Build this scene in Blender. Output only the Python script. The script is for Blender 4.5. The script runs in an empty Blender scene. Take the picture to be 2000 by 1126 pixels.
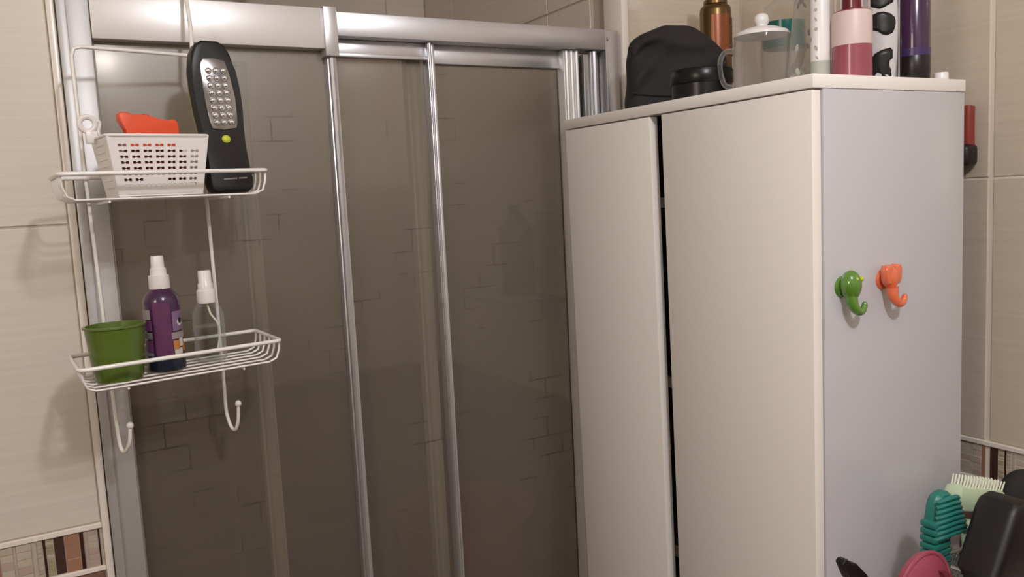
import bpy, bmesh, math, random
from mathutils import Vector, Matrix
random.seed(7)
SC = bpy.context.scene
COL = SC.collection
# ------------------------------------------------------------------ camera
F = Vector((0.48657474, 0.86657685, -0.11085838))
R = Vector((0.86815651, -0.49380624, -0.04959507))
U = Vector((0.0977205, 0.07211072, 0.99259798))
cd = bpy.data.cameras.new('camera'); cam = bpy.data.objects.new('camera', cd); COL.objects.link(cam)
m = Matrix((R, U, -F)).transposed().to_4x4(); m.translation = (0, 0, 1.55)
cam.matrix_world = m
cd.sensor_width = 36; cd.lens = 1616.7/2000*36; cd.clip_start = 0.01
SC.camera = cam
# ------------------------------------------------------------------ world, lamps, exposure
w = bpy.data.worlds.new('world'); SC.world = w; w.use_nodes = True
w.node_tree.nodes['Background'].inputs[0].default_value = (1.0, .9, .8, 1)
w.node_tree.nodes['Background'].inputs[1].default_value = 0.05
def area(name, loc, target, sx, sy, power, col):
    l = bpy.data.lights.new(name, 'AREA'); l.shape = 'RECTANGLE'; l.size = sx; l.size_y = sy; l.energy = power; l.color = col
    o = bpy.data.objects.new(name, l); COL.objects.link(o); o.location = loc
    o.rotation_euler = (Vector(target)-Vector(loc)).to_track_quat('-Z', 'Y').to_euler()
    return o
pl = bpy.data.lights.new('ceiling_lamp_light', 'POINT'); pl.energy = 27.5; pl.color = (1.0, 1.0, 1.06); pl.shadow_soft_size = .05
po = bpy.data.objects.new('ceiling_lamp_light', pl); COL.objects.link(po); po.location = (0.34, -0.27, 2.30)
area('side_lamp_light', (-1.05, -0.12, 2.02), (0.9, 0.8, 1.6), .30, .45, 6.9, (1.0, .88, .73))
SC.view_settings.view_transform = 'Standard'; SC.view_settings.look = 'None'
SC.view_settings.gamma = 1.0; SC.view_settings.use_curve_mapping = False
SC.view_settings.exposure = 0.0

# ------------------------------------------------------------------ materials
def srgb(r, g, b):
    f = lambda c: (c/255/12.92) if c/255 <= .04045 else ((c/255+.055)/1.055)**2.4
    return (f(r), f(g), f(b), 1)
def mat(name, col, rough=.5, metal=0, spec=.5, coat=0, trans=0, alpha=1, ior=1.45, bump=0, bscale=200, var=0, vscale=8):
    m = bpy.data.materials.new(name); m.use_nodes = True
    nt = m.node_tree; b = nt.nodes['Principled BSDF']
    b.inputs['Base Color'].default_value = col
    b.inputs['Roughness'].default_value = rough; b.inputs['Metallic'].default_value = metal
    b.inputs['Specular IOR Level'].default_value = spec; b.inputs['Coat Weight'].default_value = coat
    b.inputs['Transmission Weight'].default_value = trans; b.inputs['IOR'].default_value = ior
    b.inputs['Alpha'].default_value = alpha
    tc = nt.nodes.new('ShaderNodeTexCoord')
    if var:
        n = nt.nodes.new('ShaderNodeTexNoise'); n.inputs['Scale'].default_value = vscale; n.inputs['Detail'].default_value = 4
        nt.links.new(tc.outputs['Object'], n.inputs['Vector'])
        mx = nt.nodes.new('ShaderNodeMix'); mx.data_type = 'RGBA'
        mx.inputs[6].default_value = tuple(c*(1-var) for c in col[:3])+(1,); mx.inputs[7].default_value = tuple(min(1, c*(1+var)) for c in col[:3])+(1,)
        nt.links.new(n.outputs['Fac'], mx.inputs[0]); nt.links.new(mx.outputs[2], b.inputs['Base Color'])
    if bump:
        n = nt.nodes.new('ShaderNodeTexNoise'); n.inputs['Scale'].default_value = bscale
        nt.links.new(tc.outputs['Object'], n.inputs['Vector'])
        bp = nt.nodes.new('ShaderNodeBump'); bp.inputs['Strength'].default_value = bump; bp.inputs['Distance'].default_value = .001
        nt.links.new(n.outputs['Fac'], bp.inputs['Height']); nt.links.new(bp.outputs['Normal'], b.inputs['Normal'])
    return m
def tile_mat(name, c1, c2, rough=.25):
    """beige ceramic with fine horizontal streaks"""
    m = mat(name, c1, rough, coat=.3); nt = m.node_tree; b = nt.nodes['Principled BSDF']
    tc = nt.nodes.new('ShaderNodeTexCoord'); mp = nt.nodes.new('ShaderNodeMapping')
    mp.inputs['Scale'].default_value = (2.0, 2.0, 95)
    n = nt.nodes.new('ShaderNodeTexNoise'); n.inputs['Scale'].default_value = 1.6; n.inputs['Detail'].default_value = 6; n.inputs['Roughness'].default_value = .65
    n.inputs['Distortion'].default_value = .3
    cr = nt.nodes.new('ShaderNodeValToRGB'); cr.color_ramp.elements[0].position = .3; cr.color_ramp.elements[1].position = .68
    cr.color_ramp.elements[0].color = c2; cr.color_ramp.elements[1].color = c1
    nt.links.new(tc.outputs['Object'], mp.inputs['Vector']); nt.links.new(mp.outputs['Vector'], n.inputs['Vector'])
    nt.links.new(n.outputs['Fac'], cr.inputs['Fac']); nt.links.new(cr.outputs['Color'], b.inputs['Base Color'])
    bp = nt.nodes.new('ShaderNodeBump'); bp.inputs['Strength'].default_value = .12; bp.inputs['Distance'].default_value = .0006
    nt.links.new(n.outputs['Fac'], bp.inputs['Height']); nt.links.new(bp.outputs['Normal'], b.inputs['Normal'])
    return m
def clear_mat(name, tint, fac=.14, rough=.05):
    """clear thin plastic or glass: mostly see-through, with gloss"""
    m = bpy.data.materials.new(name); m.use_nodes = True; nt = m.node_tree; nt.nodes.clear()
    o = nt.nodes.new('ShaderNodeOutputMaterial'); mx = nt.nodes.new('ShaderNodeMixShader')
    t = nt.nodes.new('ShaderNodeBsdfTransparent'); t.inputs[0].default_value = tint
    p = nt.nodes.new('ShaderNodeBsdfPrincipled'); p.inputs['Base Color'].default_value = (.75, .74, .72, 1); p.inputs['Roughness'].default_value = rough
    lw = nt.nodes.new('ShaderNodeLayerWeight'); lw.inputs['Blend'].default_value = .35
    ma = nt.nodes.new('ShaderNodeMath'); ma.operation = 'MULTIPLY_ADD'; ma.inputs[1].default_value = .55; ma.inputs[2].default_value = fac
    nt.links.new(lw.outputs['Facing'], ma.inputs[0]); nt.links.new(ma.outputs[0], mx.inputs[0])
    nt.links.new(t.outputs[0], mx.inputs[1]); nt.links.new(p.outputs[0], mx.inputs[2]); nt.links.new(mx.outputs[0], o.inputs[0])
    return m
def frosted_mat():
    """smoked frosted pane with a worn printed brick pattern"""
    m = bpy.data.materials.new('frosted_glass'); m.use_nodes = True; nt = m.node_tree; nt.nodes.clear()
    N = nt.nodes.new; L = nt.links.new
    o = N('ShaderNodeOutputMaterial')
    tc = N('ShaderNodeTexCoord'); sp = N('ShaderNodeSeparateXYZ'); cb = N('ShaderNodeCombineXYZ')
    L(tc.outputs['Object'], sp.inputs[0]); L(sp.outputs['X'], cb.inputs['X']); L(sp.outputs['Z'], cb.inputs['Y'])
    br = N('ShaderNodeTexBrick'); br.inputs['Scale'].default_value = 1; br.inputs['Brick Width'].default_value = .062; br.inputs['Row Height'].default_value = .036
    br.inputs['Mortar Size'].default_value = .0014; br.inputs['Mortar Smooth'].default_value = .6
    L(cb.outputs[0], br.inputs['Vector'])
    n1 = N('ShaderNodeTexNoise'); n1.inputs['Scale'].default_value = 11; n1.inputs['Detail'].default_value = 2; L(tc.outputs['Object'], n1.inputs['Vector'])
    r1 = N('ShaderNodeMapRange'); r1.inputs['From Min'].default_value = .56; r1.inputs['From Max'].default_value = .70; L(n1.outputs['Fac'], r1.inputs['Value'])
    mul = N('ShaderNodeMath'); mul.operation = 'MULTIPLY'; L(br.outputs['Fac'], mul.inputs[0]); L(r1.outputs[0], mul.inputs[1])
    n2 = N('ShaderNodeTexNoise'); n2.inputs['Scale'].default_value = 6; L(tc.outputs['Object'], n2.inputs['Vector'])
    base = N('ShaderNodeMix'); base.data_type = 'RGBA'
    base.inputs[6].default_value = (.21, .185, .15, 1); base.inputs[7].default_value = (.26, .23, .19, 1)
    L(n2.outputs['Fac'], base.inputs[0])
    dk = N('ShaderNodeMix'); dk.data_type = 'RGBA'; dk.inputs[7].default_value = (.07, .05, .045, 1)
    mf = N('ShaderNodeMath'); mf.operation = 'MULTIPLY'; mf.inputs[1].default_value = .6
    L(mul.outputs[0], mf.inputs[0]); L(mf.outputs[0], dk.inputs[0]); L(base.outputs[2], dk.inputs[6])
    p = N('ShaderNodeBsdfPrincipled'); p.inputs['Roughness'].default_value = .32; p.inputs['IOR'].default_value = 2.25
    L(dk.outputs[2], p.inputs['Base Color'])
    p.inputs['Coat Weight'].default_value = .0
    tr = N('ShaderNodeBsdfRefraction'); tr.inputs['Roughness'].default_value = .13; tr.inputs['IOR'].default_value = 1.35
    tr.inputs['Color'].default_value = (.95, .91, .84, 1)
    tm = N('ShaderNodeMix'); tm.data_type = 'RGBA'; tm.inputs[6].default_value = (.95, .91, .84, 1); tm.inputs[7].default_value = (.30, .25, .22, 1)
    L(mf.outputs[0], tm.inputs[0]); L(tm.outputs[2], tr.inputs['Color'])
    mx = N('ShaderNodeMixShader'); mx.inputs[0].default_value = .60
    L(p.outputs[0], mx.inputs[1]); L(tr.outputs[0], mx.inputs[2]); L(mx.outputs[0], o.inputs[0])
    return m
M = {}
M['tile'] = tile_mat('beige_streaked_tile', (.71, .65, .575, 1), (.65, .585, .51, 1))
M['tile_right'] = tile_mat('warm_beige_tile', (.68, .585, .47, 1), (.62, .525, .415, 1))
M['tile_warm'] = tile_mat('shower_tile', (.72, .64, .54, 1), (.66, .58, .49, 1), .15)
M['tile_brown'] = tile_mat('brown_streaked_tile', (.235, .135, .095, 1), (.19, .105, .07, 1), .2)
M['grout_dark'] = mat('grout', (.50, .43, .36, 1), .8)
M['grout_light'] = mat('pale_grout', (.80, .72, .61, 1), .7)
M['liner'] = mat('pale_liner', (.84, .77, .70, 1), .25)
M['alu'] = mat('satin_aluminium', (.585, .58, .60, 1), .34, metal=.75, bump=.03, bscale=300)
M['alu_lit'] = mat('lit_aluminium', (.72, .70, .69, 1), .38, metal=.35)  # same aluminium as the other rails, with its brighter lighting put into the colour
M['rear_white'] = mat('white_coated_profile', (.85, .84, .80, 1), .35)
M['alu_post'] = mat('post_aluminium', (.48, .47, .46, 1), .45, metal=.5)
M['alu_dark'] = mat('shaded_aluminium', (.42, .40, .39, 1), .4, metal=.7)
M['rubber'] = mat('black_rubber', (.012, .01, .009, 1), .7)
M['frost'] = frosted_mat()
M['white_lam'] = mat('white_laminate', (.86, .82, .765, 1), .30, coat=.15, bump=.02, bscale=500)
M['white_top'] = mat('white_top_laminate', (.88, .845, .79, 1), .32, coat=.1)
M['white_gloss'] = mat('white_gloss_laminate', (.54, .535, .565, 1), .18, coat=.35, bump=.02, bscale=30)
M['dark_gap'] = mat('cabinet_shade', (.05, .035, .028, 1), .8)  # dark colour stands in for the shade inside the cabinet
M['wire'] = mat('white_coated_wire', (.84, .81, .77, 1), .25, coat=.4)
M['wplastic'] = mat('white_plastic', (.80, .77, .75, 1), .3, coat=.2)
M['black'] = mat('black_plastic', (.010, .0085, .0085, 1), .42)
M['black_gloss'] = mat('glossy_black_plastic', (.008, .007, .007, 1), .28, spec=.35)
M['cloth'] = mat('black_nylon', (.022, .019, .020, 1), .85, bump=.5, bscale=420, var=.25, vscale=30)
M['yellow'] = mat('yellow_green_rubber', (.55, .60, .05, 1), .4)
M['olive'] = mat('olive_yellow_plastic', (.34, .30, .10, 1), .4)
M['mirror'] = mat('chrome', (.8, .8, .8, 1), .12, metal=1)
M['led'] = mat('led_dome', (.80, .80, .82, 1), .10, metal=.85)
M['lens'] = mat('silver_reflector', (.30, .29, .29, 1), .16, metal=.9)
M['orange_red'] = mat('orange_red_plastic', (.75, .085, .025, 1), .4)
M['maroon'] = mat('dark_red_plastic', (.20, .02, .03, 1), .5)
M['green'] = mat('green_plastic', (.095, .15, .022, 1), .25, coat=.3)
M['green2'] = mat('bright_green_plastic', (.10, .24, .03, 1), .12, coat=.8)
M['orange'] = mat('orange_plastic', (.78, .17, .07, 1), .12, coat=.8)
M['clear'] = clear_mat('clear_plastic', (.93, .93, .92, 1), -.04)
M['glass'] = clear_mat('clear_glass', (.80, .78, .75, 1), .06, .02)
M['water'] = clear_mat('water', (.93, .95, .95, 1), -.10, .02)
M['teal'] = mat('teal_plastic', (.02, .19, .155, 1), .35)
M['teal_liquid'] = mat('teal_liquid', (.01, .13, .11, 1), .2)
M['mint'] = mat('mint_plastic', (.55, .68, .46, 1), .35)
M['mint2'] = mat('pale_bristle', (.78, .80, .66, 1), .4)
M['pink'] = mat('magenta_pink_plastic', (.30, .070, .095, 1), .3, coat=.3)
M['pink_glossy'] = mat('pink_plastic', (.36, .07, .11, 1), .35)
M['pale_pink'] = mat('pale_pink_label', (.66, .52, .49, 1), .4)
M['purple'] = mat('purple_plastic', (.055, .018, .060, 1), .2, coat=.4)
M['violet'] = mat('violet_plastic', (.05, .03, .11, 1), .3)
M['black_purple'] = mat('near_black_plastic', (.013, .009, .012, 1), .32)
M['navy'] = mat('navy_plastic', (.008, .012, .03, 1), .25, coat=.3)
M['gold'] = mat('amber_gold_metal', (.16, .10, .04, 1), .3, metal=.8)
M['copper_label'] = mat('orange_brown_label', (.26, .08, .03, 1), .3, metal=.3)
M['brown'] = mat('brown_plastic', (.09, .04, .02, 1), .4)
M['skin_label'] = mat('grey_lilac_label', (.32, .23, .30, 1), .4)
M['steel'] = mat('steel_mesh', (.5, .5, .5, 1), .3, metal=1)
M['grey_green'] = mat('grey_green_print', (.42, .43, .37, 1), .4)
M['grey'] = mat('grey_print', (.28, .27, .27, 1), .5)
M['shower_tray'] = mat('shower_tray', (.55, .5, .45, 1), .3)
M['floor'] = mat('floor_tile', (.10, .07, .055, 1), .4)
M['paint'] = mat('ceiling_paint', (.75, .70, .64, 1), .8)
M['red_dark'] = mat('dull_red_plastic', (.28, .04, .03, 1), .4)

# ------------------------------------------------------------------ helpers
def obj(name, bm, mt, parent=None, smooth=True, ang=35):
    me = bpy.data.meshes.new(name)
    bmesh.ops.recalc_face_normals(bm, faces=bm.faces[:])
    bm.to_mesh(me); bm.free()
    for x in (mt if isinstance(mt, (list, tuple)) else [mt]): me.materials.append(x)
    if smooth:
        for p in me.polygons: p.use_smooth = True
        me.set_sharp_from_angle(angle=math.radians(ang))
    o = bpy.data.objects.new(name, me); COL.objects.link(o)
    if parent is not None:
        o.parent = parent
    return o
def thing(name, label, cat, loc=(0, 0, 0), rotz=0, group=None):
    o = bpy.data.objects.new(name, None); COL.objects.link(o); o.location = loc; o.rotation_euler = (0, 0, rotz)
    o.empty_display_size = .02
    o['label'] = label; o['category'] = cat
    if group: o['group'] = group
    return o
def tag(o, label, cat, group=None):
    o['label'] = label; o['category'] = cat
    if group: o['group'] = group
    return o
def struct(name, bm, mt, **k):
    o = obj(name, bm, mt, **k); o['kind'] = 'structure'; return o
def B(): return bmesh.new()
def box(bm, x0, x1, y0, y1, z0, z1, bev=0, mi=0, seg=2):
    vs = [bm.verts.new((x, y, z)) for x in (x0, x1) for y in (y0, y1) for z in (z0, z1)]
    q = [(0, 1, 3, 2), (4, 6, 7, 5), (0, 4, 5, 1), (2, 3, 7, 6), (0, 2, 6, 4), (1, 5, 7, 3)]
    fs = [bm.faces.new([vs[i] for i in f]) for f in q]
    for f in fs: f.material_index = mi
    if bev:
        es = list({e for f in fs for e in f.edges})
        r = bmesh.ops.bevel(bm, geom=es, offset=bev, segments=seg, affect='EDGES', profile=.5)
        for f in r['faces']: f.material_index = mi
    return vs
def tube(bm, pts, r, seg=8, closed=False, cap=True, mi=0):
    pts = [Vector(p) for p in pts]; n = len(pts); rings = []
    rr = r if isinstance(r, (list, tuple)) else [r]*n
    prev = None
    for i, p in enumerate(pts):
        a = pts[(i-1) % n] if (closed or i > 0) else p
        b = pts[(i+1) % n] if (closed or i < n-1) else p
        t = (b-a).normalized()
        if prev is None:
            ref = Vector((0, 0, 1)) if abs(t.z) < .9 else Vector((1, 0, 0))
            nn = t.cross(ref).normalized()
        else:
            nn = (prev - t*prev.dot(t)).normalized()
        prev = nn; bb = t.cross(nn)
        rings.append([bm.verts.new(p + (nn*math.cos(2*math.pi*k/seg)+bb*math.sin(2*math.pi*k/seg))*rr[i]) for k in range(seg)])
    m_ = n if closed else n-1
    for i in range(m_):
        A, Bq = rings[i], rings[(i+1) % n]
        for k in range(seg):
            f = bm.faces.new((A[k], A[(k+1) % seg], Bq[(k+1) % seg], Bq[k])); f.material_index = mi
    if cap and not closed:
        bm.faces.new(rings[0][::-1]).material_index = mi; bm.faces.new(rings[-1]).material_index = mi
def smoothpath(ctrl, n=8):
    """Catmull-Rom through the control points"""
    c = [Vector(p) for p in ctrl]; out = []
    for i in range(len(c)-1):
        p0, p1, p2, p3 = c[max(i-1, 0)], c[i], c[i+1], c[min(i+2, len(c)-1)]
        for k in range(n):
            t = k/n
            out.append(.5*((2*p1)+(p2-p0)*t+(2*p0-5*p1+4*p2-p3)*t*t+(3*p1-p0-3*p2+p3)*t**3))
    out.append(c[-1]); return out
def lathe(bm, prof, seg=32, sx=1, sy=1, mi=0, cx=0, cy=0, cap0=True, cap1=True, mis=None, arc=None):
    """prof: list of (r, z)"""
    rings = []
    for r, z in prof:
        if r <= 1e-6: rings.append([bm.verts.new((cx, cy, z))])
        else: rings.append([bm.verts.new((cx+r*sx*math.cos(2*math.pi*k/seg), cy+r*sy*math.sin(2*math.pi*k/seg), z)) for k in range(seg)])
    for i in range(len(rings)-1):
        A, Bq = rings[i], rings[i+1]; q = mis[i] if mis else mi
        if len(A) == 1 and len(Bq) == 1: continue
        for k in range(seg):
            k2 = (k+1) % seg
            if len(A) == 1: f = bm.faces.new((A[0], Bq[k2], Bq[k]))
            elif len(Bq) == 1: f = bm.faces.new((A[k], A[k2], Bq[0]))
            else: f = bm.faces.new((A[k], A[k2], Bq[k2], Bq[k]))
            f.material_index = q
    if cap0 and len(rings[0]) > 1: bm.faces.new(rings[0][::-1]).material_index = mis[0] if mis else mi
    if cap1 and len(rings[-1]) > 1: bm.faces.new(rings[-1]).material_index = mis[-1] if mis else mi
def patch(bm, r, z0, z1, a0, a1, off=.0004, n=10, sy=1, mi=0):
    """label band on a cylinder"""
    g = []
    for i in range(n+1):
        a = a0+(a1-a0)*i/n
        g.append([bm.verts.new(((rr)*math.cos(a), rr*sy*math.sin(a), z)) for rr, z in ((r+off, z0), (r+off, z1), (r-off, z1), (r-off, z0))])
    for i in range(n):
        for k in range(4): bm.faces.new((g[i][k], g[i+1][k], g[i+1][(k+1) % 4], g[i][(k+1) % 4])).material_index = mi
    bm.faces.new(g[0]); bm.faces.new(g[-1][::-1])
def prism(bm, pts, y0, y1, mi=0, bev=0):
    """extrude an outline given in (x, z) along y"""
    a = [bm.verts.new((x, y0, z)) for x, z in pts]; b = [bm.verts.new((x, y1, z)) for x, z in pts]
    fs = [bm.faces.new(a), bm.faces.new(b[::-1])]
    n = len(pts)
    for i in range(n): fs.append(bm.faces.new((a[i], b[i], b[(i+1) % n], a[(i+1) % n])))
    for f in fs: f.material_index = mi
    if bev:
        es = [e for e in fs[0].edges]+[e for e in fs[1].edges]
        bmesh.ops.bevel(bm, geom=es, offset=bev, segments=3, affect='EDGES', profile=.5)
def rrect(x0, x1, z0, z1, r, n=5):
    out = []
    for cx, cz, a in ((x1-r, z1-r, 0), (x0+r, z1-r, 90), (x0+r, z0+r, 180), (x1-r, z0+r, 270)):
        for k in range(n+1):
            t = math.radians(a+90*k/n); out.append((cx+r*math.cos(t), cz+r*math.sin(t)))
    return out
def blob(bm, c, rx, ry, rz, seg=16, rings=10):
    r = bmesh.ops.create_uvsphere(bm, u_segments=seg, v_segments=rings, radius=1)
    for v in r['verts']: v.co = Vector((c[0]+v.co.x*rx, c[1]+v.co.y*ry, c[2]+v.co.z*rz))
    return r['verts']
def xf(bm, mtx):
    bmesh.ops.transform(bm, matrix=mtx, verts=bm.verts[:])

# ------------------------------------------------------------------ the room shell and its tiles
XR, YS = 1.259, 1.25          # right wall plane, shower front plane
XL, YB, HC = -1.15, -1.25, 2.46
NX0, NX1, NY = 0.005, 0.962, 2.12   # shower niche
def wall(name, x0, x1, y0, y1, z0=0, z1=HC, mt='grout_dark'):
    b = B(); box(b, x0, x1, y0, y1, z0, z1); return struct(name, b, M[mt], smooth=False)
wl = wall('wall_left', XL-.1, .0325, YS+.0022, YS+.1)               # faces the camera, beside the shower
wn = wall('wall_nook', .969, XR+.1, YS+.0022, YS+.1)
wr = wall('wall_right', XR+.0018, XR+.1, YB-.1, YS+.0022, mt='grout_light')
wsr = wall('wall_shower_right', NX1+.002, NX1+.05, YS+.1, NY+.1)
wsb = wall('wall_shower_back', NX0-.1, NX1+.05, NY+.002, NY+.1)
wsl = wall('wall_shower_left', NX0-.1, NX0-.002, YS+.1, NY+.002)
b = B(); box(b, XL-.1, XL, YB-.1, YS+.012, 0, HC); wsd = struct('wall_side', b, M['grout_dark'], smooth=False)
b = B(); box(b, XL-.1, XR+.1, YB-.1, YB, 0, HC); wbk = struct('wall_back', b, M['grout_dark'], smooth=False)
b = B(); box(b, XL-.1, XR+.1, YB-.1, NY+.1, -.08, 0); struct('floor', b, M['floor'], smooth=False)
b = B(); box(b, XL-.1, XR+.1, YB-.1, NY+.1, HC, HC+.08); struct('ceiling', b, M['paint'], smooth=False)
ZR = [0.0, .262, .662, 1.062]            # rows below the band
ZU = [1.1305, 1.541, 1.951, 2.361, HC]     # rows above the band
G = .0014
def tiles_y(par, ycoord, xs, rows, mt):      # a wall facing -y
    for i in range(len(xs)-1):
        for j in range(len(rows)-1):
            b = B(); box(b, xs[i]+G, xs[i+1]-G, ycoord, ycoord+.011, rows[j]+G, rows[j+1]-G, .0012, seg=1)
            obj('tile', b, M[mt], par)
def tiles_x(par, xc, ys, rows, mt, face=-1, gy=G):     # a wall facing -x (face=-1) or +x
    for i in range(len(ys)-1):
        for j in range(len(rows)-1):
            b = B(); x0, x1 = (xc, xc+.011) if face < 0 else (xc-.011, xc)
            box(b, x0, x1, ys[i]+gy, ys[i+1]-gy, rows[j]+G, rows[j+1]-G, .0012, seg=1)
            obj('tile', b, M[mt], par)
tiles_y(wl, YS, [XL, -.982, -.474, .0325], ZR, 'tile_brown'); tiles_y(wl, YS, [XL, -.982, -.474, .0325], ZU, 'tile')
tiles_y(wn, YS, [.971, XR], ZR, 'tile_brown'); tiles_y(wn, YS, [.971, XR], ZU, 'tile_right')
YR = [YB, -.782, -.274, .234, .742, YS]
tiles_x(wr, XR, YR, ZR, 'tile_brown', gy=.0036); tiles_x(wr, XR, YR, ZU, 'tile_right', gy=.0036)
for ZI, mt_ in (([0, .28, .69, 1.10], 'tile_brown'), ([1.10, 1.51, 1.922, 2.332, HC], 'tile_warm')):
    tiles_x(wsr, NX1, [YS+.1, 1.504, 1.95, NY], ZI, mt_)
    tiles_y(wsb, NY, [NX0, .36, .85, NX1], ZI, mt_)
    tiles_x(wsl, NX0, [YS+.1, 1.65, NY], ZI, mt_, face=1)
for lo, hi, mt_ in ((0, 1.0965, 'tile_brown'), (1.0965, HC, 'tile')):
    b = B(); box(b, XL, XR, YB, YB+.01, lo, hi); obj('tile_facing', b, M[mt_], wbk, smooth=False)
    b = B(); box(b, XL, XL+.01, YB, YS, lo, hi); obj('tile_facing', b, M[mt_], wsd, smooth=False)
# white corner trims at both ends of the niche
b = B(); box(b, .0325, .0425, YS-.004, YS+.05, 0, HC, .002); struct('trim_1', b, M['liner'])
b = B(); box(b, .9555, .9715, YS-.006, YS+.05, 0, HC, .003); struct('trim_2', b, M['liner'])
# mosaic band -------------------------------------------------------
MC = {'beige': (.50, .43, .34, 1), 'pinkish': (.46, .36, .30, 1), 'terra': (.36, .19, .12, 1), 'brown': (.26, .15, .10, 1),
      'dark': (.045, .018, .012, 1), 'choc': (.07, .035, .03, 1), 'olive': (.36, .32, .20, 1), 'sand': (.53, .46, .37, 1)}
MM = {k: mat('mosaic_'+k, v, .25, coat=.3) for k, v in MC.items()}
BZ0, BZ1 = 1.0695, 1.1225
SEQ = [('terra', 1, .008), ('sand', 5, .015), ('beige', 1, .003), ('sand', 5, .018), ('beige', 1, .006), ('beige', 9, .007), ('dark', 1, .004),
       ('olive', 12, .009), ('choc', 1, .013), ('terra', 3, .018), ('dark', 1, .0055), ('pinkish', 1, .004), ('pinkish', 6, .013), ('dark', 1, .003)]
def mosaic(par, start, end, place, first=0):
    t, i = start, first
    while t > end:
        kind, n, wd = SEQ[(len(SEQ)-1-i) % len(SEQ)]; i += 1
        wd = min(wd, t-end)
        if wd < .0015: break
        h = (BZ1-BZ0)/n
        near = place == 'y' and t > -.16 or place == 'x' and t > .45
        if n > 1 and not near: n, h = 1, BZ1-BZ0
        for k in range(n):
            hh = h if n == 1 else h
            z0 = BZ0+k*h+.0006; z1 = BZ0+(k+1)*h-.0006
            b = B(); d = random.uniform(0, .0008)
            if place == 'y': box(b, t-wd+.0005, t-.0005, YS+.0015-d, YS+.012, z0, z1)
            else: box(b, XR+.0015-d, XR+.012, t-wd+.0005, t-.0005, z0, z1)
            kk = kind
            if n > 3 and random.random() < .3: kk = random.choice(['sand', 'beige', 'pinkish'])
            obj('mosaic_tile', b, MM[kk], par, smooth=False)
        t -= wd
mosaic(wl, .029, -.45, 'y'); mosaic(wr, YS-.02, .745, 'x', 3); mosaic(wr, .738, .30, 'x', 5); mosaic(wn, XR-.004, .976, 'y', 2)
for z0, z1 in ((BZ1+.0004, 1.1305), (1.062, BZ0-.0004)):
    b = B(); box(b, XL, .0325, YS-.002, YS+.012, z0, z1, .001, seg=1); obj('liner_strip', b, M['liner'], wl)
    b = B(); box(b, XR-.002, XR+.012, YB, YS, z0, z1, .001, seg=1); obj('liner_strip', b, M['liner'], wr)
    b = B(); box(b, .974, XR-.002, YS-.002, YS+.012, z0, z1, .001, seg=1); obj('liner_strip', b, M['liner'], wn)
b = B(); box(b, NX0, NX1, YS, NY, 0, .10, .004); struct('shower_floor', b, M['shower_tray'])

# ------------------------------------------------------------------ shower enclosure
se = thing('shower_enclosure', 'aluminium framed shower enclosure with smoked frosted sliding glass panels', 'shower enclosure', (0, YS, .10))
def part(name, bm, mt, par=None, ox=(0, 0, 0), **k):
    xf(bm, Matrix.Translation(-Vector((0, YS, .10)))); return obj(name, bm, M[mt], par or se, **k)
ZB = .10
b = B(); box(b, .0435, .082, YS-.012, YS+.028, ZB, 1.868, .002); box(b, .0435, .055, YS-.017, YS-.0115, ZB, 1.868, .0015); part('wall_profile', b, 'alu_post')
b = B(); box(b, .9125, .9435, YS-.010, YS+.03, ZB, 1.838, .002); box(b, .9115, .9145, YS-.014, YS-.009, ZB, 1.838, .001); wp = part('wall_profile', b, 'alu')
b = B(); r0 = bmesh.ops.create_cone(b, cap_ends=True, segments=14, radius1=.0035, radius2=.0028, depth=.003)
xf(b, Matrix.Translation((.9185, YS-.0115, 1.822)) @ Matrix.Rotation(math.pi/2, 4, 'X')); part('screw', b, 'alu_dark', wp)
b = B(); box(b, .0825, .3965, YS-.016, YS+.03, 1.782, 1.841, .0015); part('header_rail', b, 'alu_lit')
b = B(); box(b, .3935, .4145, YS-.020, YS+.03, 1.771, 1.8435, .0015); part('header_joint', b, 'alu')
b = B(); box(b, .4145, .911, YS-.016, YS+.035, 1.8015, 1.8375, .0015); part('header_rail', b, 'alu')
b = B(); box(b, .0825, .911, YS-.012, YS+.03, .10, .135, .002); part('bottom_rail', b, 'alu')
def stile(x0, x1, y0, y1, z1, mt='alu', ribs=0, par=None, name='door_stile'):
    b = B(); box(b, x0, x1, y0, y1, .136, z1, .0015)
    for i in range(ribs):
        xx = x0+(x1-x0)*(i+.5)/ribs
        tube(b, [(xx, y0, .137), (xx, y0, z1-.001)], (x1-x0)/ribs*.36, 8)
    return part(name, b, mt, par)
def pane(x0, x1, y, z1):
    b = B(); box(b, x0, x1, y, y+.005, .13, z1); return part('glass_panel', b, 'frost')
pane(.082, .398, YS+.004, 1.783)
stile(.0815, .0845, YS-.001, YS+.012, 1.782, 'alu_dark', name='glazing_bead')
stile(.3975, .4125, YS-.010, YS+.012, 1.771, 'alu', 1)
pane(.412, .568, YS+.014, 1.776)
b = B(); box(b, .4127, .566, YS+.006, YS+.026, 1.776, 1.801, .001); box(b, .4127, .566, YS-.002, YS+.006, 1.7735, 1.7795, .001); part('door_top_rail', b, 'alu')
stile(.5655, .5725, YS-.006, YS+.016, 1.801, 'alu', 1)
stile(.5732, .579, YS-.002, YS+.016, 1.801, 'alu', 0)
pane(.579, .829, YS+.022, 1.775)
b = B(); box(b, .5795, .829, YS+.014, YS+.034, 1.771, 1.8015, .001); part('door_top_rail', b, 'alu')
stile(.8285, .8605, YS-.001, YS+.020, 1.801, 'alu_lit', 3)
stile(.8625, .8675, YS+.002, YS+.018, 1.79, 'rubber', name='rubber_seal')
stile(.8705, .882, YS-.002, YS+.018, 1.795, 'alu_dark', 0)
stile(.8825, .897, YS-.006, YS+.018, 1.80, 'alu', 1)
stile(.8975, .9112, YS+.010, YS+.03, 1.80, 'alu_dark', 0)
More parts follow.
